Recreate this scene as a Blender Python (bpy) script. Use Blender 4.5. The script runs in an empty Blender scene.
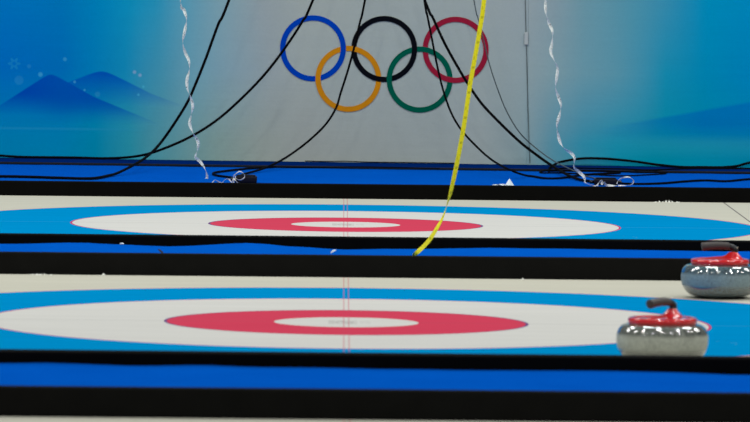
import bpy, bmesh, math, random
from mathutils import Vector, Matrix, noise
random.seed(7)
S = bpy.context.scene
COL = S.collection

# ------------------------------------------------------------------ camera
F = 5821.0                       # focal length in pixels of the 750x422 frame
YAW, PITCH, ROLL = 0.00587, 0.04921, 0.0102
EYE = Vector((-0.022, 0.0, 1.342))
fwd = Vector((math.sin(YAW)*math.cos(PITCH), math.cos(YAW)*math.cos(PITCH), -math.sin(PITCH)))
r0 = Vector((math.cos(YAW), -math.sin(YAW), 0)); u0 = r0.cross(fwd)
right = (r0 + ROLL*u0).normalized(); up = (u0 - ROLL*r0).normalized()
cd = bpy.data.cameras.new('camera'); cam = bpy.data.objects.new('camera', cd); COL.objects.link(cam)
cd.sensor_width = 36; cd.lens = F/750*36; cd.clip_end = 200
m = Matrix((right, up, -fwd)).transposed().to_4x4(); m.translation = EYE
cam.matrix_world = m
cd.dof.use_dof = True; cd.dof.focus_distance = 27.5; cd.dof.aperture_fstop = 11
S.camera = cam

def ray(x, y): return fwd + (x-375)/F*right - (y-211)/F*up
def P(x, y, Y):                  # the point of the plane at depth Y
    d = ray(x, y); return EYE + d*(Y-EYE.y)/d.y
def G(x, y, z):                  # the point of the level at height z
    d = ray(x, y); return EYE + d*(z-EYE.z)/d.z

# ------------------------------------------------------------------ materials
def lin(c):
    c = c/255
    return c/12.92 if c <= .04045 else ((c+.055)/1.055)**2.4
def rgb(r, g, b, k=1.0): return (min(lin(r)*k, .95), min(lin(g)*k*(.97 if k > 1.1 else 1), .95), min(lin(b)*k*(.87 if k > 1.1 else 1), .95), 1)
KF, KW = 0.82, 1.24    # albedo per target value: level surfaces / upright banner

class E:                         # little expression builder over Math nodes
    nt = None
    def __init__(s, sock): s.s = sock
    @staticmethod
    def op(o, *a, clamp=False):
        n = E.nt.nodes.new('ShaderNodeMath'); n.operation = o; n.use_clamp = clamp
        for i, v in enumerate(a):
            if isinstance(v, E): E.nt.links.new(v.s, n.inputs[i])
            else: n.inputs[i].default_value = v
        return E(n.outputs[0])
    def __add__(s, o): return E.op('ADD', s, o)
    def __radd__(s, o): return E.op('ADD', o, s)
    def __sub__(s, o): return E.op('SUBTRACT', s, o)
    def __rsub__(s, o): return E.op('SUBTRACT', o, s)
    def __mul__(s, o): return E.op('MULTIPLY', s, o)
    def __rmul__(s, o): return E.op('MULTIPLY', o, s)
    def __truediv__(s, o): return E.op('DIVIDE', s, o)
    def gt(s, o): return E.op('GREATER_THAN', s, o)
    def lt(s, o): return E.op('LESS_THAN', s, o)
    def sqrt(s): return E.op('SQRT', s)
    def abs(s): return E.op('ABSOLUTE', s)
    def min(s, o): return E.op('MINIMUM', s, o)
    def max(s, o): return E.op('MAXIMUM', s, o)
    def sat(s): return E.op('ADD', s, 0.0, clamp=True)
def ramp(fac, stops, interp='LINEAR'):
    n = E.nt.nodes.new('ShaderNodeValToRGB'); cr = n.color_ramp; cr.interpolation = interp
    while len(cr.elements) > 1: cr.elements.remove(cr.elements[-1])
    cr.elements[0].position = stops[0][0]; cr.elements[0].color = stops[0][1]
    for p, c in stops[1:]:
        e = cr.elements.new(p); e.color = c
    E.nt.links.new(fac.s, n.inputs[0]); return n.outputs[0]
def mix(fac, a, b, mode='MIX'):
    n = E.nt.nodes.new('ShaderNodeMix'); n.data_type = 'RGBA'; n.blend_type = mode
    for sock, v in ((n.inputs[0], fac), (n.inputs[6], a), (n.inputs[7], b)):
        if isinstance(v, E): v = v.s
        if isinstance(v, bpy.types.NodeSocket): E.nt.links.new(v, sock)
        else: sock.default_value = v
    return n.outputs[2]
def noise_n(scale, detail=3, vec=None, rough=.5):
    n = E.nt.nodes.new('ShaderNodeTexNoise'); n.inputs['Scale'].default_value = scale
    n.inputs['Detail'].default_value = detail; n.inputs['Roughness'].default_value = rough
    if vec is None: vec = tco()
    E.nt.links.new(vec, n.inputs['Vector']); return E(n.outputs['Fac'])
def tco():
    n = E.nt.nodes.new('ShaderNodeTexCoord'); return n.outputs['Object']
def xyz(vec):
    n = E.nt.nodes.new('ShaderNodeSeparateXYZ'); E.nt.links.new(vec, n.inputs[0])
    return E(n.outputs[0]), E(n.outputs[1]), E(n.outputs[2])
def scaled(vec, sc):
    n = E.nt.nodes.new('ShaderNodeMapping'); n.inputs['Scale'].default_value = sc
    E.nt.links.new(vec, n.inputs['Vector']); return n.outputs[0]
def new_mat(name, rough=.6, spec=.3):
    m = bpy.data.materials.new(name); m.use_nodes = True
    E.nt = m.node_tree; b = m.node_tree.nodes['Principled BSDF']
    b.inputs['Roughness'].default_value = rough; b.inputs['Specular IOR Level'].default_value = spec
    return m, b
def setc(b, sock):
    if isinstance(sock, E): sock = sock.s
    if isinstance(sock, bpy.types.NodeSocket): E.nt.links.new(sock, b.inputs['Base Color'])
    else: b.inputs['Base Color'].default_value = sock
def bump(b, h, dist, strength=1.0):
    n = E.nt.nodes.new('ShaderNodeBump'); n.inputs['Distance'].default_value = dist; n.inputs['Strength'].default_value = strength
    E.nt.links.new(h.s, n.inputs['Height']); E.nt.links.new(n.outputs[0], b.inputs['Normal'])
def plain(name, c, rough=.5, spec=.3, var=.12, scale=30, bd=0):
    m, b = new_mat(name, rough, spec)
    n = noise_n(scale)
    a = tuple(v*(1-var) for v in c[:3])+(1,); d = tuple(min(1, v*(1+var)) for v in c[:3])+(1,)
    setc(b, mix(n, a, d))
    if bd: bump(b, n, bd)
    return m

# --- curling ice with the painted house ------------------------------------
def ice_mat():
    m, b = new_mat('painted_ice', .6, 0.0)
    v = tco(); x, y, z = xyz(v)
    r = (x*x + y*y).sqrt()
    W = rgb(202, 203, 199, KF); O = rgb(192, 192, 178, KF); R = rgb(200, 66, 90, KF); B = rgb(0, 135, 195, KF)
    PK = rgb(190, 70, 110, KF); GR = rgb(110, 80, 130, KF)
    k = 1/2.5
    c = ramp(r*k, [(0, W), (.236*k, GR), (.243*k, R), (.605*k, GR), (.614*k, W), (1.212*k, PK), (1.226*k, B), (1.842*k, PK), (1.846*k, O)], 'CONSTANT')
    st = noise_n(1.0, 4, scaled(v, (1.2, 9, 1)), .6)
    fine = noise_n(60, 2, v)
    c = mix((st-.5)*1.0 + (fine-.5)*.25 + .5, tuple([.90]*3)+(1,), tuple([1.06]*3)+(1,), 'MIX')
    base = ramp(r*k, [(0, W), (.236*k, GR), (.243*k, R), (.605*k, GR), (.614*k, W), (1.212*k, PK), (1.226*k, B), (1.842*k, PK), (1.846*k, O)], 'CONSTANT')
    c = mix(1.0, base, c, 'MULTIPLY')
    # tee line: a double pink line across the sheet; centre line: one faint grey line; back line
    tee = ((x.abs()-.0085).abs()).lt(.0024) * .42
    c = mix(tee, c, rgb(190, 70, 95, KF))
    cen = y.abs().lt(.012) * .16 * r.gt(.24)
    c = mix(cen, c, rgb(90, 90, 100, KF))
    back = ((x.abs()-1.85).abs()).lt(.004) * .75
    c = mix(back, c, rgb(70, 65, 75, KF))
    # grey worn lettering on the button, too faint to read
    bx = noise_n(1.0, 3, scaled(v, (75, 14, 1)), .7)
    box = (x+.012).abs().lt(.048) * y.abs().lt(.085)
    box2 = (x-.064).abs().lt(.018) * y.abs().lt(.07)
    c = mix((box*.5 + box2*.18) * ((bx-.38)*3.5).sat(), c, rgb(95, 95, 95, KF))
    # scuffs left by the stones
    sc = noise_n(1.0, 5, scaled(v, (9, 3, 1)), .7)
    scuff = ((sc-.66)*9).sat() * (x-1.3).abs().lt(.15) * (y+.55).abs().lt(.5)
    c = mix(scuff*.45, c, rgb(170, 200, 225, KF))
    setc(b, c)
    bump(b, noise_n(90, 2, v), .0004)
    return m

# --- the printed backdrop ----------------------------------------------------
def banner_mat():
    m, b = new_mat('printed_banner_fabric', .8, 0.0)
    v = tco(); X, Y, Z = xyz(v)
    # print coordinates: local metres -> units of 1/182.6 m, u to the right, w downwards
    u = X*182.6 + 345.0; w = Z*(-182.6) + 161.0
    def row(lst): return ramp(u*(1/1500)+.25, [(px/1500+.25, rgb(*c, KW)) for px, c in lst])
    top = row([(-60,(0,104,180)),(0,(0,108,180)),(60,(0,110,175)),(100,(0,124,178)),(130,(12,136,180)),(155,(34,138,176)),(180,(78,146,174)),(215,(112,150,166)),(260,(136,150,158)),
               (300,(145,156,158)),(480,(142,155,160)),(520,(138,152,160)),(550,(124,146,158)),(580,(100,142,158)),(630,(72,138,162)),(680,(30,132,172)),(700,(0,132,178)),(750,(0,128,180))])
    mid = row([(-60,(0,96,178)),(0,(0,99,180)),(60,(0,104,178)),(90,(0,118,178)),(125,(16,130,176)),(160,(62,140,170)),(190,(98,150,172)),(229,(122,152,168)),(270,(138,152,160)),
               (300,(145,157,160)),(480,(142,156,161)),(520,(136,154,162)),(550,(120,150,162)),(580,(100,146,164)),(614,(84,143,165)),(660,(20,136,172)),(700,(0,130,175)),(750,(0,124,180))])
    low = row([(-60,(0,120,178)),(0,(0,122,180)),(60,(0,124,180)),(95,(0,128,172)),(130,(38,138,166)),(174,(88,144,160)),(215,(120,150,154)),(260,(138,152,154)),
               (300,(144,154,158)),(480,(142,156,164)),(520,(128,152,164)),(550,(84,142,168)),(580,(48,138,172)),(614,(14,138,174)),(650,(0,134,168)),(700,(0,132,170)),(750,(0,128,172))])
    c = mix((w/70).sat(), top, mid); c = mix(((w-70)/70).sat(), c, low)
    # second and first mountain, rounded peaks that melt into the mist below
    def peak(px, py, sl, sr, rd):
        d = u-px; l = (d*-1).max(0.0); r = d.max(0.0)
        a = (l*l + rd*rd).sqrt() - rd; q = (r*r + rd*rd).sqrt() - rd
        return py + a*sl + (q*sr).min(q*(sr*.72) + 6.0)
    def below(p, soft=1.5): return ((w-p)/soft).sat()
    m2 = below(peak(100, 72.5, .42, .50, 7))
    f2 = (1.0 - (w-76)/32).sat()
    c = mix(m2*f2, c, rgb(0, 78, 170, KW))
    m1 = below(peak(49, 76.5, .66, .55, 4))
    f1 = (1.0 - (w-96)/22).sat()
    c = mix(m1*f1, c, rgb(0, 66, 166, KW))
    m1b = m1 * (1.0 - (w-100)/26).sat() * ((u-20)/40).sat()
    c = mix(m1b*.8, c, rgb(0, 78, 168, KW))
    # distant slope at the right
    sl = below(122.0 - (u-600)*.19, 3.0)
    f3 = (1.0 - (w-118)/24).sat() * ((u-590)/110).sat()
    c = mix(sl*f3*.9, c, rgb(0, 106, 176, KW))
    sky = (w-128)/8; hz = sky.sat() * (1.0-(w-140)/14).sat() * ((u-560)/60).sat()
    c = mix(hz*.35, c, rgb(40, 145, 175, KW))
    band = (1.0-((w-131)/2).abs()).sat() * (1.0-(u-90)/60).sat()
    c = mix(band*.3, c, rgb(40, 140, 190, KW))
    # snow flecks
    for px, py, rr, a in ((63,61.5,2.2,.3),(38.5,77,2.6,.34),(17,83,5,.09),(27,69,2.4,.1),(142,88,1.4,.4),(73,84,1.5,.45),(83,92,1.3,.4),(96,96,3,.12),(137,96,1.4,.5)):
        d = ((u-px)*(u-px) + (w-py)*(w-py)).sqrt()
        c = mix(((rr+.4-d)*.6).sat()*a, c, rgb(80, 180, 215, KW))
    for px, py in ((133, 73.5), (138.5, 76.5)):
        d = ((u-px)*(u-px) + (w-py)*(w-py)).sqrt()
        c = mix(((2.4-d)*.6).sat()*.4, c, rgb(160, 170, 205, KW))
    fx, fy = u-12, w-66.5
    d = (fx*fx + fy*fy).sqrt(); ang = E.op('ARCTAN2', fy, fx)
    pet = E.op('COSINE', ang*6.0)
    c = mix(((d*-1 + 5.6 + pet*1.6)*.8).sat()*((d-1.2)*.8).sat()*.10, c, rgb(60, 190, 205, KW))
    c = mix((noise_n(3.0, 5, v, .65)-.5)*.35 + .5, mix(1.0, c, (.90,.90,.90,1), 'MULTIPLY'), mix(1.0, c, (1.10,1.10,1.10,1), 'MULTIPLY'))
    c = mix((noise_n(70, 3, v, .7)-.5)*.9 + .5, mix(1.0, c, (.94,.94,.94,1), 'MULTIPLY'), mix(1.0, c, (1.06,1.06,1.06,1), 'MULTIPLY'))
    setc(b, c)
    # creases pulled diagonally through the cloth
    rot = E.nt.nodes.new('ShaderNodeMapping'); rot.inputs['Rotation'].default_value = (0, math.radians(-48), 0)
    rot.inputs['Scale'].default_value = (1.2, 1, 14); E.nt.links.new(v, rot.inputs['Vector'])
    bump(b, noise_n(1.0, 3, rot.outputs[0], .6), .006, .22)
    return m

M = {}
M['ice'] = ice_mat()
M['banner'] = banner_mat()
M['foam'] = plain('black_foam', (.0036, .0036, .0034, 1), .85, .02, .2, 12)
M['foam_grey'] = plain('charcoal_foam', (.0085, .0085, .0078, 1), .85, .02, .2, 12)
def carpet_mat():
    m, b = new_mat('blue_carpet', .95, 0.0)
    v = tco()
    n1 = noise_n(4, 3, v); n2 = noise_n(350, 2, v)
    c = mix((n1-.5)*.5 + (n2-.5)*.5 + .5, rgb(0, 78, 180, KF), rgb(4, 94, 202, KF))
    setc(b, c); bump(b, n2, .002); return m
M['carpet'] = carpet_mat()
M['navy'] = plain('navy_vinyl', rgb(0, 36, 102, KF), .8, .0, .15, 20)
M['seam'] = plain('dark_edge', (.003, .004, .008, 1), .7, .2)
M['cable'] = plain('black_rubber', (.002, .002, .0022, 1), .8, .04)
M['thin'] = plain('grey_wire', (.055, .075, .075, 1), .5, .3)
M['wall'] = plain('hall_wall_paint', (.05, .055, .07, 1), .8, .2)
M['floor'] = plain('concrete', (.12, .12, .12, 1), .9, .2)
M['box'] = plain('black_plastic', (.003, .003, .008, 1), .5, .15)
M['paper'] = plain('white_paper', (.62, .68, .70, 1), .6, .3, .08, 60)
M['frost'] = plain('frost', (.75, .77, .72, 1), .6, .3, .05)
M['tape_w'] = plain('pale_tape', rgb(150, 160, 166, KW), .7, .0, .05)
M['scrap'] = plain('dark_scrap', (.01, .012, .03, 1), .6, .3)
def ringmat(n, c): return plain('print_'+n, rgb(*c, KW*.82), .8, 0.0, .04, 60)
M['blue'] = ringmat('blue', (0, 60, 165)); M['black'] = ringmat('black', (12, 14, 20)); M['red'] = ringmat('red', (142, 28, 52))
M['yellow'] = ringmat('yellow', (190, 125, 20)); M['green'] = ringmat('green', (0, 84, 66))
def granite(name, dark, light, band):
    m, b = new_mat(name, .2, .6)
    v = tco(); x, y, z = xyz(v)
    n = noise_n(260, 3, v, .7); n2 = noise_n(90, 3, v, .6)
    sp = ((n-.5)*3.2 + (n2-.5)*1.6 + .5).sat()
    c = mix(sp, dark, light)
    bd = (1.0-((z-.068).abs()-.017)/.012).sat()       # the ground striking band round the waist
    wob = (noise_n(14, 2, v)-.5)*.3
    c = mix((bd*(.62+wob)).sat(), c, mix(sp, tuple(q*.72 for q in band[:3])+(1,), band))
    setc(b, c)
    E.nt.links.new((.09 + bd*.5).s, b.inputs['Roughness'])
    E.nt.links.new((1.0-bd).s, b.inputs['Coat Weight']); b.inputs['Coat IOR'].default_value = 2.4; b.inputs['Coat Roughness'].default_value = .03
    return m
M['granite'] = granite('grey_granite', (.018, .022, .018, 1), (.22, .24, .20, 1), (.66, .70, .61, 1))
M['granite_blue'] = granite('blue_grey_granite', (.008, .020, .028, 1), (.11, .18, .20, 1), (.33, .44, .47, 1))
M['redplastic'] = plain('red_plastic', (.62, .012, .014, 1), .13, .5, .05)
M['grip'] = plain('grey_grip_rubber', (.055, .048, .046, 1), .5, .35, .2, 50)
M['neck'] = plain('black_neck', (.006, .006, .006, 1), .3, .5)
M['metal'] = plain('bolt_steel', (.35, .3, .22, 1), .3, .6)
_b = M['redplastic'].node_tree.nodes['Principled BSDF']; _b.inputs['Coat Weight'].default_value = .6; _b.inputs['Coat IOR'].default_value = 1.6; _b.inputs['Coat Roughness'].default_value = .04
def tape_mat():
    m, b = new_mat('yellow_measuring_tape', .5, .3)
    at = E.nt.nodes.new('ShaderNodeUVMap'); u, vv, _ = xyz(at.outputs[0])
    cm = E.op('FRACT', vv*10.0)                       # one long mark each 10 cm, short ticks each 5 cm
    t1 = cm.lt(.10) * (u-.5).abs().lt(.22)
    t2 = E.op('FRACT', vv*40.0).lt(.22) * u.gt(.72)
    t3 = E.op('FRACT', vv*10.0+.4).lt(.14) * (u-.35).abs().lt(.14)
    c = mix((t1*.4 + t2*.25 + t3*.25).sat(), rgb(252, 238, 25, 1.0), (.09, .07, .01, 1))
    setc(b, c)
    b.inputs['Transmission Weight'].default_value = 0
    return m
M['tape'] = tape_mat()
def ribbon_mat():
    m, b = new_mat('silver_foil_ribbon', .3, .5)
    v = tco(); n = noise_n(150, 2, v, .7); n2 = noise_n(60, 2, v, .5)
    c = mix(((n-.54)*9).sat(), (.84, .88, .82, 1), (.05, .08, .08, 1))
    c = mix(((n2-.72)*9).sat(), c, (.4, .2, .2, 1))
    setc(b, c); b.inputs['Metallic'].default_value = 0
    b.inputs['Alpha'].default_value = .62
    return m
M['ribbon'] = ribbon_mat()

# ------------------------------------------------------------------ mesh helpers
def obj(name, bm, mat, parent=None, smooth=False):
    me = bpy.data.meshes.new(name)
    bmesh.ops.recalc_face_normals(bm, faces=bm.faces)
    bm.to_mesh(me); bm.free()
    me.materials.append(mat)
    if smooth:
        for p in me.polygons: p.use_smooth = True
    o = bpy.data.objects.new(name, me); COL.objects.link(o)
    if parent: o.parent = parent
    return o
def tag(o, label=None, cat=None, group=None, kind=None):
    if label: o['label'] = label
    if cat: o['category'] = cat
    if group: o['group'] = group
    if kind: o['kind'] = kind
    return o
def empty(name, loc, rz=0):
    o = bpy.data.objects.new(name, None); COL.objects.link(o); o.location = loc; o.rotation_euler = (0, 0, rz)
    o.empty_display_size = .1; return o
def box(bm, x0, x1, y0, y1, z0, z1, bev=0, seg=3):
    t = bmesh.new(); bmesh.ops.create_cube(t, size=1)
    for v in t.verts: v.co = Vector(((x0+x1)/2+v.co.x*(x1-x0), (y0+y1)/2+v.co.y*(y1-y0), (z0+z1)/2+v.co.z*(z1-z0)))
    if bev: bmesh.ops.bevel(t, geom=list(t.edges), offset=bev, segments=seg, profile=.5, affect='EDGES')
    me = bpy.data.meshes.new('t'); t.to_mesh(me); t.free(); bm.from_mesh(me); bpy.data.meshes.remove(me); return bm
def catmull(pts, n=10):
    pts = [Vector(p) for p in pts]; q = [2*pts[0]-pts[1]] + pts + [2*pts[-1]-pts[-2]]; out = []
    for i in range(1, len(q)-2):
        a, b, c, d = q[i-1:i+3]
        for k in range(n):
            t = k/n
            out.append(.5*((2*b)+(c-a)*t+(2*a-5*b+4*c-d)*t*t+(3*b-a-3*c+d)*t**3))
    out.append(pts[-1]); return out
def sweep(bm, pts, rad, sides=8):
    rings = []; n = len(pts); ref = Vector((0, 1, 0)); prev = None
    for i, p in enumerate(pts):
        t = (pts[min(i+1, n-1)] - pts[max(i-1, 0)]).normalized()
        a = prev if prev else (ref if abs(t.dot(ref)) < .9 else Vector((1, 0, 0)))
        a = (a - t*a.dot(t)).normalized(); b = t.cross(a); prev = a
        r = rad(i/(n-1)) if callable(rad) else rad
        rings.append([bm.verts.new(p + r*(math.cos(2*math.pi*k/sides)*a + math.sin(2*math.pi*k/sides)*b)) for k in range(sides)])
    for r1, r2 in zip(rings, rings[1:]):
        for k in range(sides): bm.faces.new((r1[k], r1[(k+1) % sides], r2[(k+1) % sides], r2[k]))
    bm.faces.new(rings[0][::-1]); bm.faces.new(rings[-1])
    return bm
def lathe(bm, prof, n=96):
    rows = []
    for r, z in prof:
        if r == 0: rows.append([bm.verts.new((0, 0, z))])
        else: rows.append([bm.verts.new((r*math.cos(2*math.pi*k/n), r*math.sin(2*math.pi*k/n), z)) for k in range(n)])
    for a, b in zip(rows, rows[1:]):
        for k in range(n):
            k2 = (k+1) % n
            if len(a) == 1 and len(b) == 1: continue
            if len(a) == 1: bm.faces.new((a[0], b[k], b[k2]))
            elif len(b) == 1: bm.faces.new((a[k], a[k2], b[0]))
            else: bm.faces.new((a[k], a[k2], b[k2], b[k]))
    return bm
def ribbon(name, pts, mat, width, thick=.0006, uv=False):
    """pts: list of (centre, half-width vector); a thin closed strip."""
    bm = bmesh.new(); rows = []
    uvl = bm.loops.layers.uv.new('uv')
    n = len(pts); L = 0; info = {}
    for i, (p, wv) in enumerate(pts):
        t = (pts[min(i+1, n-1)][0] - pts[max(i-1, 0)][0]).normalized()
        if i: L += (p - pts[i-1][0]).length
        nn = t.cross(wv).normalized()*thick if wv.length > 1e-6 else Vector((0, thick, 0))
        row = [bm.verts.new(p-wv-nn), bm.verts.new(p+wv-nn), bm.verts.new(p+wv+nn), bm.verts.new(p-wv+nn)]
        for v, uu in zip(row, (0, 1, 1, 0)): info[v] = (uu, L)
        rows.append(row)
    for a, b in zip(rows, rows[1:]):
        for k in range(4): bm.faces.new((a[k], a[(k+1) % 4], b[(k+1) % 4], b[k]))
    bm.faces.new(rows[0]); bm.faces.new(rows[-1][::-1])
    for f in bm.faces:
        for l in f.loops: l[uvl].uv = info[l.vert]
    return obj(name, bm, mat, smooth=False)

# ------------------------------------------------------------------ the setting
CARP = .034
WALL = 31.9                      # deepest line of the backdrop; it stands slightly askew to the sheets
SKEW = math.atan(-.083)
def WY(x): return 31.68 - .083*x
bm = bmesh.new(); box(bm, -9, 9, 8, 33, -.20, -.06)
tag(obj('floor', bm, M['floor']), kind='structure')
bm = bmesh.new(); box(bm, -9, 9, .05, .25, CARP+.012, 4.2)
o = obj('wall_back', bm, M['wall']); o.location = (0, WY(0), 0); o.rotation_euler.z = SKEW; tag(o, kind='structure')

# curling sheets: the ice slabs between the boards (near edge, far edge)
sheets = [(10.8, 15.73, 13.2, 'white curling sheet edge at the very bottom, in front of the nearest black board'),
          (17.14, 22.10, 19.60, 'nearer curling sheet with blue and red rings, the one carrying both stones'),
          (23.50, 28.43, 25.99, 'farther curling sheet with blue and red rings, just below the backdrop')]
for y0, y1, c, lab in sheets:
    bm = bmesh.new()
    box(bm, -8, 8, y0-c, y1-c, -.05, 0)
    o = obj('curling_sheet', bm, M['ice']); o.location = (0, c, 0)
    tag(o, lab, 'ice', 'painted curling sheets')
# foam boards: (face toward the ice, outer side, height)
TH = .045
def board(y0, y1, h, mt, lab):
    o = obj('divider_board', box(bmesh.new(), -8, 8, y0, y1, -.05, h, .006, 3), M[mt])
    tag(o, lab, 'board', 'black foam boards along the sheets')
board(15.735, 15.735+TH, .081, 'foam_grey', 'long black foam board nearest the camera, below the widest blue carpet')
board(17.08-TH, 17.13, .0805, 'foam', 'long black foam board along the near edge of the nearer sheet, before the front stone')
board(22.105, 22.105+TH, .083, 'foam_grey', 'long black foam board along the far edge of the nearer sheet, behind the stones')
board(23.45-TH, 23.495, .081, 'foam', 'long black foam board along the near edge of the farther sheet')
board(28.435, 28.435+TH, .0715, 'foam', 'long black foam board along the far edge of the farther sheet, under the cable boxes')
# carpets: cloth laid between the boards, its far edge riding up the next board in waves
def carpet(y0, y1, prof, lab, bed=CARP):
    bm = bmesh.new(); NX, NY = 200, 16; rows = []
    def edge(x):
        for (xa, za), (xb, zb) in zip(prof, prof[1:]):
            if xa <= x <= xb:
                t = (x-xa)/(xb-xa); t = t*t*(3-2*t); return za+(zb-za)*t
        return prof[-1][1] if x > prof[-1][0] else prof[0][1]
    ys = [y0+(y1-y0)*(1-(1-j/NY)**2.2) for j in range(NY+1)]
    for y in ys:
        d = (y1-y); k = math.exp(-(d/.06)**1.0) if prof else 0
        rows.append([bm.verts.new((-8+16*i/NX, y, bed + ((edge(-8+16*i/NX)-bed)*k if prof else 0) + .0015*noise.noise(Vector((i*.4, y*3, 0))))) for i in range(NX+1)])
    for a, b in zip(rows, rows[1:]):
        for i in range(NX): bm.faces.new((a[i], a[i+1], b[i+1], b[i]))
    low = [[bm.verts.new((v.co.x, v.co.y, -.055)) for v in r] for r in (rows[0], rows[-1])]
    for i in range(NX):
        bm.faces.new((rows[0][i+1], rows[0][i], low[0][i], low[0][i+1])); bm.faces.new((rows[-1][i], rows[-1][i+1], low[1][i+1], low[1][i]))
        bm.faces.new((low[0][i], low[0][i+1], low[1][i+1], low[1][i]))
    for e in (0, NX):
        bm.faces.new([r[e] for r in rows] + [low[1][e], low[0][e]])
    o = obj('blue_carpet', bm, M['carpet'], smooth=True)
    tag(o, lab, 'carpet', 'blue carpet strips between the sheets')
wave = lambda a, b: [(x, z) for x, z in zip([a+(b-a)*i/11 for i in range(12)], [random.uniform(.034, .05) for _ in range(12)])]
def prof_from(lst, Y):           # measured heights of the wavy edge, continued at random outside
    pts = []
    for px, py in lst:
        q = P(px, py, Y); pts.append((q.x, q.z))
    a, b = pts[0], pts[-1]
    L = [(a[0]-1.0*(i+1), random.uniform(.036, .05)) for i in range(7)][::-1]
    R = [(b[0]+1.0*(i+1), random.uniform(.036, .05)) for i in range(7)]
    return L + pts + R
carpet(15.785, 17.03, prof_from([(0,363.2),(40,362.5),(130,365.8),(200,365),(260,367),(330,368),(400,369),(500,370.5),(600,370.7),(660,372),(750,375)], 17.03),
       'wide blue carpet strip nearest the camera, between the two front black boards')
carpet(22.155, 23.40, prof_from([(0,243.8),(80,242.6),(125,244.6),(165,246.3),(250,243.0),(300,246.8),(345,249.6),(400,248.9),(450,248.4),(500,247.8),(600,249.2),(680,250.6),(750,251.3)], 23.40),
       'narrow wavy blue carpet strip across the middle, under the end of the yellow tape')
carpet(28.485, WALL+.4, [], 'blue carpet at the foot of the backdrop, scattered with cables')
bm = bmesh.new(); box(bm, -8, 8, -.55, -.004, CARP+.002, CARP+.010, .002, 1)
for v in bm.verts: v.co.y += WY(v.co.x)
o = obj('floor_runner', bm, M['navy']); tag(o, 'dark navy strip running along the foot of the backdrop', 'runner')
bm = bmesh.new(); box(bm, -8, 8, -.575, -.551, CARP+.001, CARP+.013, .002, 1)
for v in bm.verts: v.co.y += WY(v.co.x)
obj('runner_edge', bm, M['seam'], o)['label'] = 'black front edge of the runner'

# ------------------------------------------------------------------ backdrop
base = P(345.6, 161, WALL)
ban = empty('backdrop_banner', (base.x, WY(base.x), base.z), SKEW)
PW = P
def P(x, y, Y):                  # on the backdrop: local print plane, measured along the cloth
    if Y != WALL: return PW(x, y, Y)
    d = ray(x, y); n = Vector((math.sin(-SKEW), math.cos(SKEW), 0)); q = Vector((base.x, WY(base.x), base.z))
    h = EYE + d*((q-EYE).dot(n)/d.dot(n)); l = (h-q)
    return base + Vector((l.x*math.cos(SKEW)+l.y*math.sin(SKEW), 0, l.z))
tag(ban, 'large printed fabric backdrop with mountains at left and five interlaced rings', 'backdrop')
def panel(x0, x1, z0, z1):
    bm = bmesh.new(); NX = max(2, int((x1-x0)/.06)); NZ = 40
    fr = [[bm.verts.new((x0+(x1-x0)*i/NX, .001*noise.noise(Vector((x0+(x1-x0)*i/NX*2.2, 0, j*.25)))+.0018, z0+(z1-z0)*j/NZ)) for i in range(NX+1)] for j in range(NZ+1)]
    bk = [[bm.verts.new((v.co.x, .03, v.co.z)) for v in r] for r in (fr[0], fr[-1])]
    for a, b in zip(fr, fr[1:]):
        for i in range(NX): bm.faces.new((a[i], a[i+1], b[i+1], b[i]))
    for i in range(NX):
        bm.faces.new((fr[0][i+1], fr[0][i], bk[0][i], bk[0][i+1])); bm.faces.new((fr[-1][i], fr[-1][i+1], bk[1][i+1], bk[1][i]))
        bm.faces.new((bk[0][i], bk[1][i], bk[1][i+1], bk[0][i+1]))
    for e in (0, NX): bm.faces.new([r[e] for r in fr] + [bk[1][e], bk[0][e]])
    return obj('printed_panel', bm, M['banner'], ban)
zb = CARP+.012-base.z
sx = P(527.5, 90, WALL).x-base.x
panel(-8, sx, zb, 4.0)
panel(sx+.001, 8, zb, 4.0)
# seam between the panels, a stitched dark line with a bit of pale tape over it
bm = bmesh.new()
a = P(530, 163, WALL)-base; b_ = P(525.3, 0, WALL)-base; d = b_-a; c = a+d*3.0
sweep(bm, [Vector((q.x, -.001, q.z)) for q in (a, P(529, 140, WALL)-base, P(527, 70, WALL)-base, b_, c)], .0019, 6)
obj('seam', bm, M['thin'], ban)['label'] = 'thin dark vertical seam right of the rings'
q = P(526.3, 38.5, WALL)-base
tpo = obj('tape_patch', box(bmesh.new(), q.x-.010, q.x+.010, -.006, -.001, q.z-.034, q.z+.034, .001, 1), M['tape_w'], ban)
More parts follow.
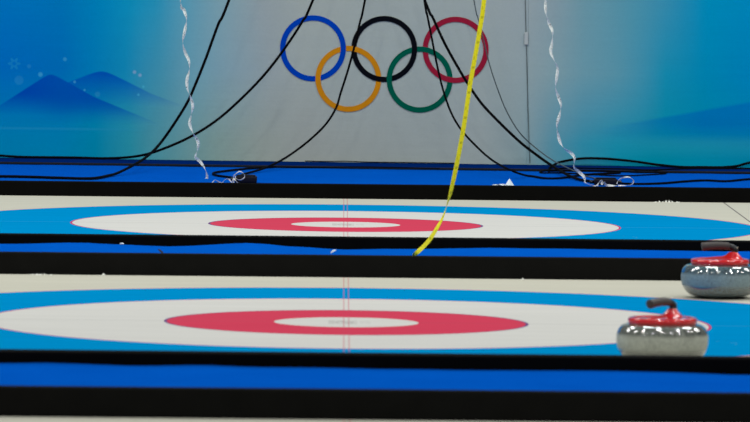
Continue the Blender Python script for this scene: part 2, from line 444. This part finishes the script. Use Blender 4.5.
# rings, woven over and under each other
RO, RI = 32.8/182.5, 27.6/182.5
rings = {'blue': (313, 48.3), 'black': (384.2, 49.0), 'red': (455.6, 49.8), 'yellow': (348.3, 78.8), 'green': (419.6, 79.5)}
cross = [(344, 47, 'blue', 'yellow'), (317, 78, 'yellow', 'blue'), (354, 48, 'yellow', 'black'), (378, 79, 'black', 'yellow'),
         (413, 49, 'black', 'green'), (388, 79, 'green', 'black'), (425, 50, 'green', 'red'), (450, 79.5, 'red', 'green')]
for nm, (cx, cy) in rings.items():
    C0 = P(cx, cy, WALL)-base
    bm = bmesh.new(); N = 160; R = []
    ups = []
    for x, y, o_, u_ in cross:
        if nm in (o_, u_):
            q = P(x, y, WALL)-base-C0; ups.append((math.atan2(q.z, q.x), 1 if nm == o_ else -1))
    for k in range(N):
        a = 2*math.pi*k/N; off = 0
        for t, s in ups:
            dd = (a-t+math.pi) % (2*math.pi)-math.pi; off += s*math.exp(-(dd/.26)**4)
        yo = -.0012-.0008*off
        ca, sa = math.cos(a), math.sin(a)
        R.append([bm.verts.new((C0.x+r*ca, yy, C0.z+r*sa)) for r, yy in ((RI, yo), (RO, yo), (RO, yo+.0006), (RI, yo+.0006))])
    for k in range(N):
        A, B = R[k], R[(k+1) % N]
        for j in range(4): bm.faces.new((A[j], A[(j+1) % 4], B[(j+1) % 4], B[j]))
    obj('ring', bm, M[nm], ban)['label'] = nm + ' printed ring'

# ------------------------------------------------------------------ cables
P = PW
ZC = CARP
def path(lst, r, Yh):
    """(x, y) hang at depth Yh; (x, y, 'f') rest on the carpet; (x, y, number) at that depth"""
    out = []
    for t in lst:
        if len(t) == 2:
            q = P(t[0], t[1], Yh); out.append(P(t[0], t[1], min(Yh, WY(q.x)-.03-r)))
        elif t[2] == 'f':
            q = G(t[0], t[1], ZC+r+.001)
            if q.y > WY(q.x)-.6: q = G(t[0], t[1], ZC+.013+r)
            if q.y > WY(q.x)-.02-r: q = P(t[0], t[1], WY(q.x)-.02-r)
            out.append(q)
        else:
            q = P(t[0], t[1], t[2]); out.append(P(t[0], t[1], min(t[2], WY(q.x)-.015-r)))
    for q in out:
        lo = ZC+r+.001 if q.y < WY(q.x)-.6 else ZC+.013+r
        if q.z < lo: q.z = lo
    return out
def cable(lst, r, Yh, lab, mat='cable', nm='hanging_cable', cat='cable', hang=True, group=None):
    pts = path(lst, r, Yh)
    if hang:
        d = (pts[0]-pts[1]).normalized(); d = Vector((d.x*.8, 0, max(.5, d.z)))
        pts = [pts[0]+d*1.9, pts[0]+d*.8] + pts
    pts = catmull(pts, 8)
    for q in pts:
        q.y = min(q.y, WY(q.x)-.012-r)
        lo = ZC+r+.0015 if q.y < WY(q.x)-.6 else ZC+.0115+r
        if q.z < lo: q.z = lo
    o = obj(nm, sweep(bmesh.new(), pts, r), M[mat], smooth=True)
    tag(o, lab, cat, group); return o
gc = 'cables hanging before the backdrop'
cable([(229,0),(218,25),(206,58),(196,83),(187,103),(172,127),(158,146),(145,158,30.6),(130,167,30.2),(112,175,'f'),(92,178.5,'f'),(60,178,'f'),(30,177,'f'),(0,176.5,'f'),(-40,177,'f')], .0074, 30.9,
      'black cable hanging leftmost, crossing the left silver streamer and running out along the carpet', group=gc)
cable([(313,0),(302,22),(285,48),(265,74),(242,98),(217,120),(190,137),(160,150),(138,156,31.5),(110,160,31.7),(75,160.5,31.75),(40,160,31.75),(15,157.5,31.8),(-20,154,31.8)], .0070, 31.2,
      'black cable sweeping down from over the blue ring to the foot of the mountains', group=gc)
cable([(365,0),(360,22),(354,48),(348,70),(341,92),(336,108),(326,124),(312,138),(297,150),(280,161,31.0),(262,169,30.6),(245,174,30.2),(238,177.3,'f')], .0060, 31.4,
      'black cable crossing between blue and black rings, ending at the left cable box', group=gc)
cable([(275,167,'f'),(250,168.5,'f'),(230,170.5,'f'),(216,172.4,'f'),(213,173.8,'f'),(217,175.5,'f'),(226,176.8,'f'),(233,177.8,'f')], .0058, 31,
      'flat black cable loop lying left of the left cable box', nm='cable_loop', hang=False)
cable([(424,-2),(427,14),(431,34),(436,60),(442,86),(450,110),(460,128),(475,145),(492,160,30.6),(510,170,30.0),(528,176,'f'),(545,178.3,'f'),(562,178,'f'),(585,174.8,'f'),(620,173,'f')], .0056, 31.1,
      'thinner black cable crossing the green ring and sagging onto the carpet', group=gc)
cable([(424,-2),(433,18),(444,42),(456,64),(468,84),(482,104),(500,123),(520,142),(538,156),(554,167,30.9),(570,176,30.2),(584,180.5,'f'),(598,182,'f')], .0074, 31.3,
      'thick black cable crossing the red ring diagonally down to the right cable box', group=gc)
cable([(473.5,-2),(478,18),(484,42),(490,66),(498,90),(507,112),(520,133),(537,149),(554,161,30.8),(571,169.5,30.3),(587,176.5,'f'),(602,180.5,'f')], .0032, 31.5,
      'thin grey wire right of the yellow tape, curving to the right cable box', 'thin', 'hanging_wire', 'wire')
cable([(549,171,'f'),(551,167,'f'),(560,162,31.6),(575,159.2,31.7),(590,158.2,31.7),(610,159,31.7),(635,161.5,31.7),(660,165,31.6),(682,167,'f'),(705,167.2,'f'),(722,167.3,'f'),(737,166,'f'),(748,163,31.8),(775,158,31.8)], .0070, 31.6,
      'black cable arching low over the foot of the backdrop at right', nm='loose_cable', hang=False)
cable([(556,168.5,'f'),(575,168,'f'),(600,168.5,'f'),(625,169,'f'),(650,170,'f'),(690,168.5,'f'),(720,168.5,'f'),(775,168.5,'f')], .0042, 31.6,
      'straight black cable along the navy strip at the right end', nm='loose_cable', hang=False)
cable([(668,172.8,'f'),(640,172.6,'f'),(610,171,'f'),(580,170.5,'f'),(556,170.3,'f'),(541,171.5,'f'),(543,173,'f'),(560,173,'f'),(590,174.5,'f'),(620,176,'f'),(645,175,'f'),(666,173.8,'f')], .0040, 31.6,
      'flattened black cable coil behind the right cable box', nm='cable_loop', hang=False)
cable([(612,183,'f'),(635,184,'f'),(660,183.5,'f'),(685,181.5,'f'),(705,180.5,'f'),(725,181.3,'f'),(740,180,'f'),(755,179,'f'),(790,179,'f')], .0058, 31,
      'black cable running right from the right cable box along the carpet', nm='loose_cable', hang=False)
cable([(276,167.4,'f'),(320,167.2,'f'),(360,166.8,'f'),(400,167.5,'f'),(440,168.5,'f')], .0026, 31, 'thin dark wire lying on the carpet below the rings', nm='loose_wire', cat='wire', hang=False)
cable([(305,161,31.8),(325,161.6,31.8),(345,161.2,31.8),(365,162.3,31.7),(390,163,31.7),(420,164,31.7),(455,165.2,31.7)], .0026, 31.8, 'thin dark wire along the bottom edge of the backdrop under the rings', nm='loose_wire', cat='wire', hang=False)

# ------------------------------------------------------------------ cable boxes
def cable_box(px0, px1, py, w, h, lab, glands):
    a = G(px0, py, ZC); b = G(px1, py, ZC); y = a.y
    t = empty('cable_box', ((a.x+b.x)/2, y, ZC)); W = b.x-a.x
    tag(t, lab, 'cable box', 'small black cable boxes')
    obj('box_body', box(bmesh.new(), -W/2, W/2, -.04, .04, 0.001, h, .005, 3), M['box'], t, True)
    bm = bmesh.new(); box(bm, -W/2*.86, W/2*.86, -.034, .034, h+.0005, h+.006, .003, 2); obj('lid', bm, M['box'], t, True)
    for s in glands:
        bm = bmesh.new(); sweep(bm, [Vector((s*(W/2-.002), 0, h*.5)), Vector((s*(W/2+.018), 0, h*.5)), Vector((s*(W/2+.022), 0, h*.5))], .009, 12)
        obj('cable_gland', bm, M['neck'], t, True)
    return t
cable_box(235, 257, 182.5, .1, .033, 'black cable box under the blue ring, with ribbon curled round its left end', (-1,))
cable_box(594, 617, 185.0, .1, .032, 'black cable box on the carpet at the foot of the right silver streamer', (-1, 1))

# ------------------------------------------------------------------ yellow tape
tp = [(487,-60,6,0),(484,0,5.6,.0),(478,40,5.6,.1),(470,85,5.4,.0),(464,125,4.9,.1),(458,158,4.2,.2),(453,182,3.2,.4),(450,195,2.2,.9),(447.5,203,1.3,1.35),(445.5,210,.9,1.65),(442,219,1.8,2.0),(437,228,3.4,2.4),(430,239,4.6,2.65),(423,247,5.2,2.7),(416,253.3,5.4,2.8)]
YT = 22.9
cen = [Vector(P(x, y, YT)) for x, y, _, _ in tp]
d = (cen[0]-cen[1]).normalized(); cen = [cen[0]+d*1.6] + cen
ang = [0]+[a for *_, a in tp]
# the last bit lies on the carpet
end = G(414.5, 255.2, CARP+.004); cen.append(Vector((end.x, end.y, CARP+.004))); ang.append(3.0)
e2 = Vector((cen[-1].x+.004, cen[-1].y-.06, CARP+.004)); cen.append(e2); ang.append(3.1)
cc = catmull(cen, 10); out = []
for i, p in enumerate(cc):
    f = i/10; k = min(int(f), len(ang)-2); a = ang[k]+(ang[k+1]-ang[k])*(f-k)
    t = (cc[min(i+1, len(cc)-1)]-cc[max(i-1, 0)]).normalized()
    side = t.cross(Vector((0, 1, 0))).normalized()
    wv = (side*math.cos(a) + Vector((0, 1, 0))*math.sin(a))*.0088
    out.append((p, wv))
    if p.z < CARP+.003: p.z = CARP+.003
o = ribbon('measuring_tape', out, M['tape'], .01, .0006)
tag(o, 'bright yellow measuring tape with dark marks hanging from above down to the middle carpet', 'tape measure')

# ------------------------------------------------------------------ silver streamers
def streamer(lst, Yh, lab, phase, tail=()):
    pts = [P(x, y, Yh) for x, y in lst]
    floor_ = [G(x, y, ZC+.004) for x, y in tail]
    a = pts[0]; pts = [a+Vector((-.01, 0, 1.4)), a+Vector((.01, 0, .7)), a+Vector((-.008, 0, .35))] + pts + floor_
    cc = catmull(pts, 14); out = []; L = 0
    for i, p in enumerate(cc):
        if i: L += (p-cc[i-1]).length
        a = L/.115*math.pi + phase + .5*math.sin(L*9)
        t = (cc[min(i+1, len(cc)-1)]-cc[max(i-1, 0)]).normalized()
        sd = t.cross(Vector((0, 1, 0))).normalized()
        wv = (sd*math.cos(a)+Vector((0, 1, 0))*math.sin(a))*.0078
        if p.z < ZC+.012: p.z = ZC+.012
        out.append((p, wv))
    o = ribbon('silver_streamer', out, M['ribbon'], .01, .0004)
    tag(o, lab, 'streamer', 'twisted silver ribbons hanging before the backdrop')
streamer([(180.5,0),(184,10),(186.5,19),(185,30),(182.8,42),(185,52),(189,61),(189.3,70),(187,80),(187.5,89),(190.5,97),(192.8,106),(191,116),(189.8,124),(193,133),(198,142),(197.5,150),(195.5,157),(200.5,162),(205,169),(207,176),(206.5,181)], 29.5,
         'twisted silver ribbon at left, hanging beside the mountains to the carpet', .6)
streamer([(545.5,0),(546,13),(548.5,22),(552.5,32),(552,43),(550.8,52),(554,60),(557.5,68),(556.5,79),(555.5,88),(558.5,97),(561,106),(559.5,115),(557,125),(558,134),(560.5,143),(565,149),(571,153),(574.5,158),(574,167),(579,172),(584,177),(585.5,184)], 29.4,
         'twisted silver ribbon at right, hanging to the carpet beside the right cable box', 1.5)
def curl(lst, Y, w, lab, nm='ribbon_curl', thick=.0005):
    pts = catmull([P(x, y, Y) for x, y in lst], 10); out = []
    for i, p in enumerate(pts):
        p.z = max(p.z, ZC+w+.002); a = .5+i*.11
        t = (pts[min(i+1, len(pts)-1)]-pts[max(i-1, 0)]).normalized(); sd = t.cross(Vector((0, 1, 0))).normalized()
        out.append((p, (sd*math.cos(a)*.75+Vector((0, 1, 0))*math.sin(a))*w))
    tag(ribbon(nm, out, M['ribbon2'], w, thick), lab, 'ribbon')
def rib2():
    m, b = new_mat('pale_curling_ribbon', .35, .5); v = tco()
    setc(b, mix(noise_n(60, 2, v), (.40, .43, .44, 1), (.62, .62, .60, 1))); return m
M['ribbon2'] = rib2()
curl([(212,183),(215,180),(218,181.5),(222,183),(224,180.5),(228,179),(231,181.5),(233,184)], 28.95, .004, 'short pale ribbon lying left of the left cable box')
curl([(233,184),(233,179),(235,174.5),(240,171.5),(244,174),(244.3,177.5),(240,180),(236,178.5),(235.3,176)], 28.9, .0035, 'pale ribbon loop standing at the left end of the left cable box')
curl([(238,184),(236,181),(234,179),(233.5,181),(235,184)], 28.85, .007, 'crumpled pale ribbon knot before the left cable box')
curl([(617,184),(618,181),(622,178),(628,177),(632,178.8),(633.5,182),(631,185),(625,185.5),(618,185.6)], 28.8, .0045, 'pale ribbon loop right of the right cable box')
curl([(597,186),(599,182.5),(601.5,181),(602,184),(604,182),(606,185),(612,185.7),(618,185.5)], 28.78, .008, 'crumpled pale ribbon before the right cable box')
curl([(584,181.5),(588,184),(592,185.5),(596,186)], 28.85, .003, 'thin ribbon end between right streamer and right cable box')

# folded white paper
def shard(bm, pts, th=.0015):
    vs = [bm.verts.new(p) for p in pts]; vb = [bm.verts.new(Vector(p)+Vector((0, th, 0))) for p in pts]; n = len(vs)
    bm.faces.new(vs); bm.faces.new(vb[::-1])
    for i in range(n): bm.faces.new((vs[i], vb[i], vb[(i+1) % n], vs[(i+1) % n]))
a = P(502.5, 186, 28.9); b = P(516.5, 186, 28.9); c = P(509.3, 178.6, 28.95); zf = ZC+.002
bm = bmesh.new()
# a tent of two leaning leaves with a torn flap lying to its left
A = Vector((a.x, 28.85, zf)); B = Vector((b.x, 28.88, zf)); T = Vector((c.x, 28.93, c.z+.002)); D = Vector((b.x-.006, 29.02, zf)); Ee = Vector((a.x+.01, 29.03, zf))
mdl = Vector(((a.x+b.x)/2+.004, 28.80, zf))
shard(bm, [A, mdl, T]); shard(bm, [mdl, B, T]); shard(bm, [D, Ee, T])
pa = empty('folded_paper', (0, 0, 0)); pa.location = (A.x, A.y, 0)
o = obj('paper_tent', bm, M['paper'], pa); o.location = (-A.x, -A.y, 0)
tag(pa, 'small folded white paper standing like a tent on the far carpet, below the red ring', 'paper')
bm = bmesh.new(); fl = [P(x, y, 28.8) for x, y in ((488, 187), (494, 184.2), (504, 183.8), (508, 185.6))]
vs = [bm.verts.new(p) for p in fl]; vb = [bm.verts.new(Vector((p.x+.004, p.y-.05, ZC+.002))) for p in fl]
for i in range(3): bm.faces.new((vs[i], vs[i+1], vb[i+1], vb[i]))
g = bmesh.ops.solidify(bm, geom=list(bm.faces), thickness=.002)
o = obj('paper_flap', bm, M['paper'], pa); o.location = (-A.x, -A.y, 0)

# scraps
def scrap(lst, Y, w, mat, nm, lab, cat):
    pts = catmull([P(x, y, Y) for x, y in lst], 8)
    n = len(pts); out = []
    for i, p in enumerate(pts):
        t = (pts[min(i+1, n-1)]-pts[max(i-1, 0)]).normalized(); sd = t.cross(Vector((0, 1, 0))).normalized()
        out.append((p, (sd*.8+Vector((0, .6, 0)))*w*(.35+.65*math.sin(math.pi*min(1, (i+.6)/n)))))
    tag(ribbon(nm, out, mat, w, .0008), lab, cat)
scrap([(331,253.3),(332,251.8),(334,250.6),(336,250.1)], 22.6, .0045, M['paper'], 'white_scrap', 'tiny curved white scrap on the middle carpet, below the far house', 'scrap')
scrap([(158,249.2),(160,250.6),(162,252.2),(163.5,252.0)], 22.6, .004, M['scrap'], 'dark_scrap', 'tiny dark scrap on the middle carpet toward the left', 'scrap')
scrap([(120,243.8),(122,243.4),(124,243.9)], 23.2, .003, M['paper'], 'white_scrap', 'tiny pale fleck at the black board toward the left of the middle carpet', 'scrap')

# frost swept against the boards
def frost(cx, cy, Y, spanx, n, hmax, lab):
    bm = bmesh.new(); c = P(cx, cy, Y)
    for _ in range(n):
        x = c.x+random.gauss(0, spanx); h = hmax*random.uniform(.25, 1)*math.exp(-((x-c.x)/spanx/1.4)**2); r = random.uniform(.003, .007)
        y = Y-random.uniform(.012, .05)
        bs = [bm.verts.new((x+r*math.cos(t+x), y+r*math.sin(t+x), .0004)) for t in (0, 2.1, 4.2)]
        tp_ = bm.verts.new((x+random.uniform(-.006, .006), y, h+.001))
        bm.faces.new(bs[::-1])
        for i in range(3): bm.faces.new((bs[i], bs[(i+1) % 3], tp_))
    o = obj('frost_crumbs', bm, M['frost']); tag(o, lab, 'frost', kind='stuff')
frost(667, 201.5, 28.43, .045, 22, .012, 'crumbs of frost on the far sheet, against its far black board at right')
frost(40, 273.5, 22.10, .03, 22, .006, 'crumbs of frost at the far board of the nearer sheet, left end')
frost(103, 274.8, 22.10, .006, 6, .012, 'single speck of frost against the far board of the nearer sheet')
frost(523, 279.2, 22.10, .004, 5, .010, 'single frost speck below the middle black board, right of the tape')

# ------------------------------------------------------------------ curling stones
def stone(px, Y, rz, gran, gripmat, lab):
    x = P(px, 300, Y).x
    t = empty('curling_stone', (x, Y, .0), rz); tag(t, lab, 'curling stone', 'curling stones on the nearer sheet')
    prof = [(0, .009), (.052, .009), (.060, .005), (.063, .0008), (.067, .0008), (.073, .003), (.088, .006), (.104, .0105), (.118, .018), (.1285, .029), (.135, .041), (.1393, .055), (.1412, .069), (.1413, .082),
            (.1398, .094), (.1362, .1045), (.131, .112), (.1245, .1175), (.116, .121), (.106, .1228), (.094, .1235), (0, .124)]
    cp = [Vector((r, 0, z)) for r, z in prof]; sm = catmull(cp, 4); pr = [(max(0, v.x), v.z) for v in sm]; pr[0] = (0, pr[0][1]); pr[-1] = (0, pr[-1][1])
    obj('granite_body', lathe(bmesh.new(), pr), gran, t, True)
    # red handle cover: shallow dish that swells into a cone where the neck stands (local +x)
    bm = bmesh.new(); N = 96; rows = []; ox = .050
    base_prof = [(0.1035, .1228), (.1065, .126), (.1072, .133), (.1055, .1395), (.1015, .1425), (.096, .1420), (.092, .1395)]
    def h(xx, yy):
        r = math.hypot(xx, yy); d = math.hypot(xx-ox, yy)
        dish = .1385 + .004*max(0, 1-(r/.092)**2)
        ridge = .008*math.exp(-(yy/.018)**2)*max(0, 1-(xx/.09)**2)
        cone = .034*math.exp(-(d/.0225)**1.8)
        return min(dish + ridge + cone, .1675)
    for r, z in base_prof: rows.append([bm.verts.new((r*math.cos(2*math.pi*k/N), r*math.sin(2*math.pi*k/N), z)) for k in range(N)])
    for j in range(1, 26):
        r = .092*(1-j/26)
        rows.append([bm.verts.new((r*math.cos(2*math.pi*k/N), r*math.sin(2*math.pi*k/N), h(r*math.cos(2*math.pi*k/N), r*math.sin(2*math.pi*k/N)))) for k in range(N)])
    for a, b in zip(rows, rows[1:]):
        for k in range(N): bm.faces.new((a[k], a[(k+1) % N], b[(k+1) % N], b[k]))
    cv = bm.verts.new((0, 0, h(0, 0)))
    for k in range(N): bm.faces.new((rows[-1][k], rows[-1][(k+1) % N], cv))
    bm.faces.new(rows[0][::-1])
    hc = obj('handle_cover', bm, M['redplastic'], t, True); hc['label'] = 'glossy red plastic handle cover'
    nk = catmull([(ox, 0, .160), (ox+.004, 0, .171), (ox+.001, 0, .179), (ox-.010, 0, .1855), (ox-.022, 0, .188)], 6)
    obj('handle_neck', sweep(bmesh.new(), nk, lambda u: .0125-.002*u, 20), M['neck'], t, True)
    gp = catmull([(ox-.014, 0, .1875), (ox-.035, 0, .190), (ox-.06, 0, .1905), (ox-.09, 0, .189), (ox-.112, 0, .1865), (ox-.119, 0, .1855)], 8)
    def gr(u):
        e = 1.0
        if u < .06: e = math.sqrt(max(.05, 1-((.06-u)/.06)**2))
        if u > .90: e = math.sqrt(max(.03, 1-((u-.90)/.10)**2))
        return (.0125+.0022*u)*e
    obj('handle_grip', sweep(bmesh.new(), gp, gr, 24), gripmat, t, True)
    bm = bmesh.new(); sweep(bm, [Vector((ox+.008, -.002, .172)), Vector((ox+.010, -.002, .184)), Vector((ox+.010, -.002, .1855))], .005, 12)
    obj('handle_bolt', bm, M['metal'], t, True)
stone(662.8, 17.88, math.radians(50), M['granite'], M['grip'], 'nearest curling stone, pale grey granite with red cover, its foot hidden by the black board')
stone(719.6, 21.09, math.radians(4), M['granite_blue'], M['grip'], 'rear curling stone at the right edge, bluish dark granite with red cover')

# ------------------------------------------------------------------ light: rows of hall lamps high over the sheets
def lamp(x, y, z, e, size=.9, tgt=None):
    d = bpy.data.lights.new('hall_lamp', 'AREA'); d.shape = 'SQUARE'; d.size = size; d.energy = e; d.color = (1, .985, .95)
    o = bpy.data.objects.new('hall_lamp', d); COL.objects.link(o); o.location = (x, y, z)
    t = Vector(tgt if tgt else (x, y, 0)); o.rotation_euler = (t-o.location).to_track_quat('-Z', 'Y').to_euler()
for ry, z, e, sz in ((8.0, 10.0, 195, .35), (17.0, 10.0, 190, .6), (26.0, 10.0, 370, 2.4)):
    for k in range(7):
        lamp(-16.5+5.5*k, ry, z, e, sz, (-16.5+5.5*k, ry+(3 if ry < 20 else 1), 0))
w = bpy.data.worlds.new('hall_air'); w.use_nodes = True; S.world = w
bg = w.node_tree.nodes['Background']; bg.inputs[0].default_value = (.62, .70, .78, 1); bg.inputs[1].default_value = .15

vs = S.view_settings; vs.view_transform = 'Standard'; vs.look = 'None'; vs.gamma = 1; vs.use_curve_mapping = False; vs.exposure = 0
S.display_settings.display_device = 'sRGB'
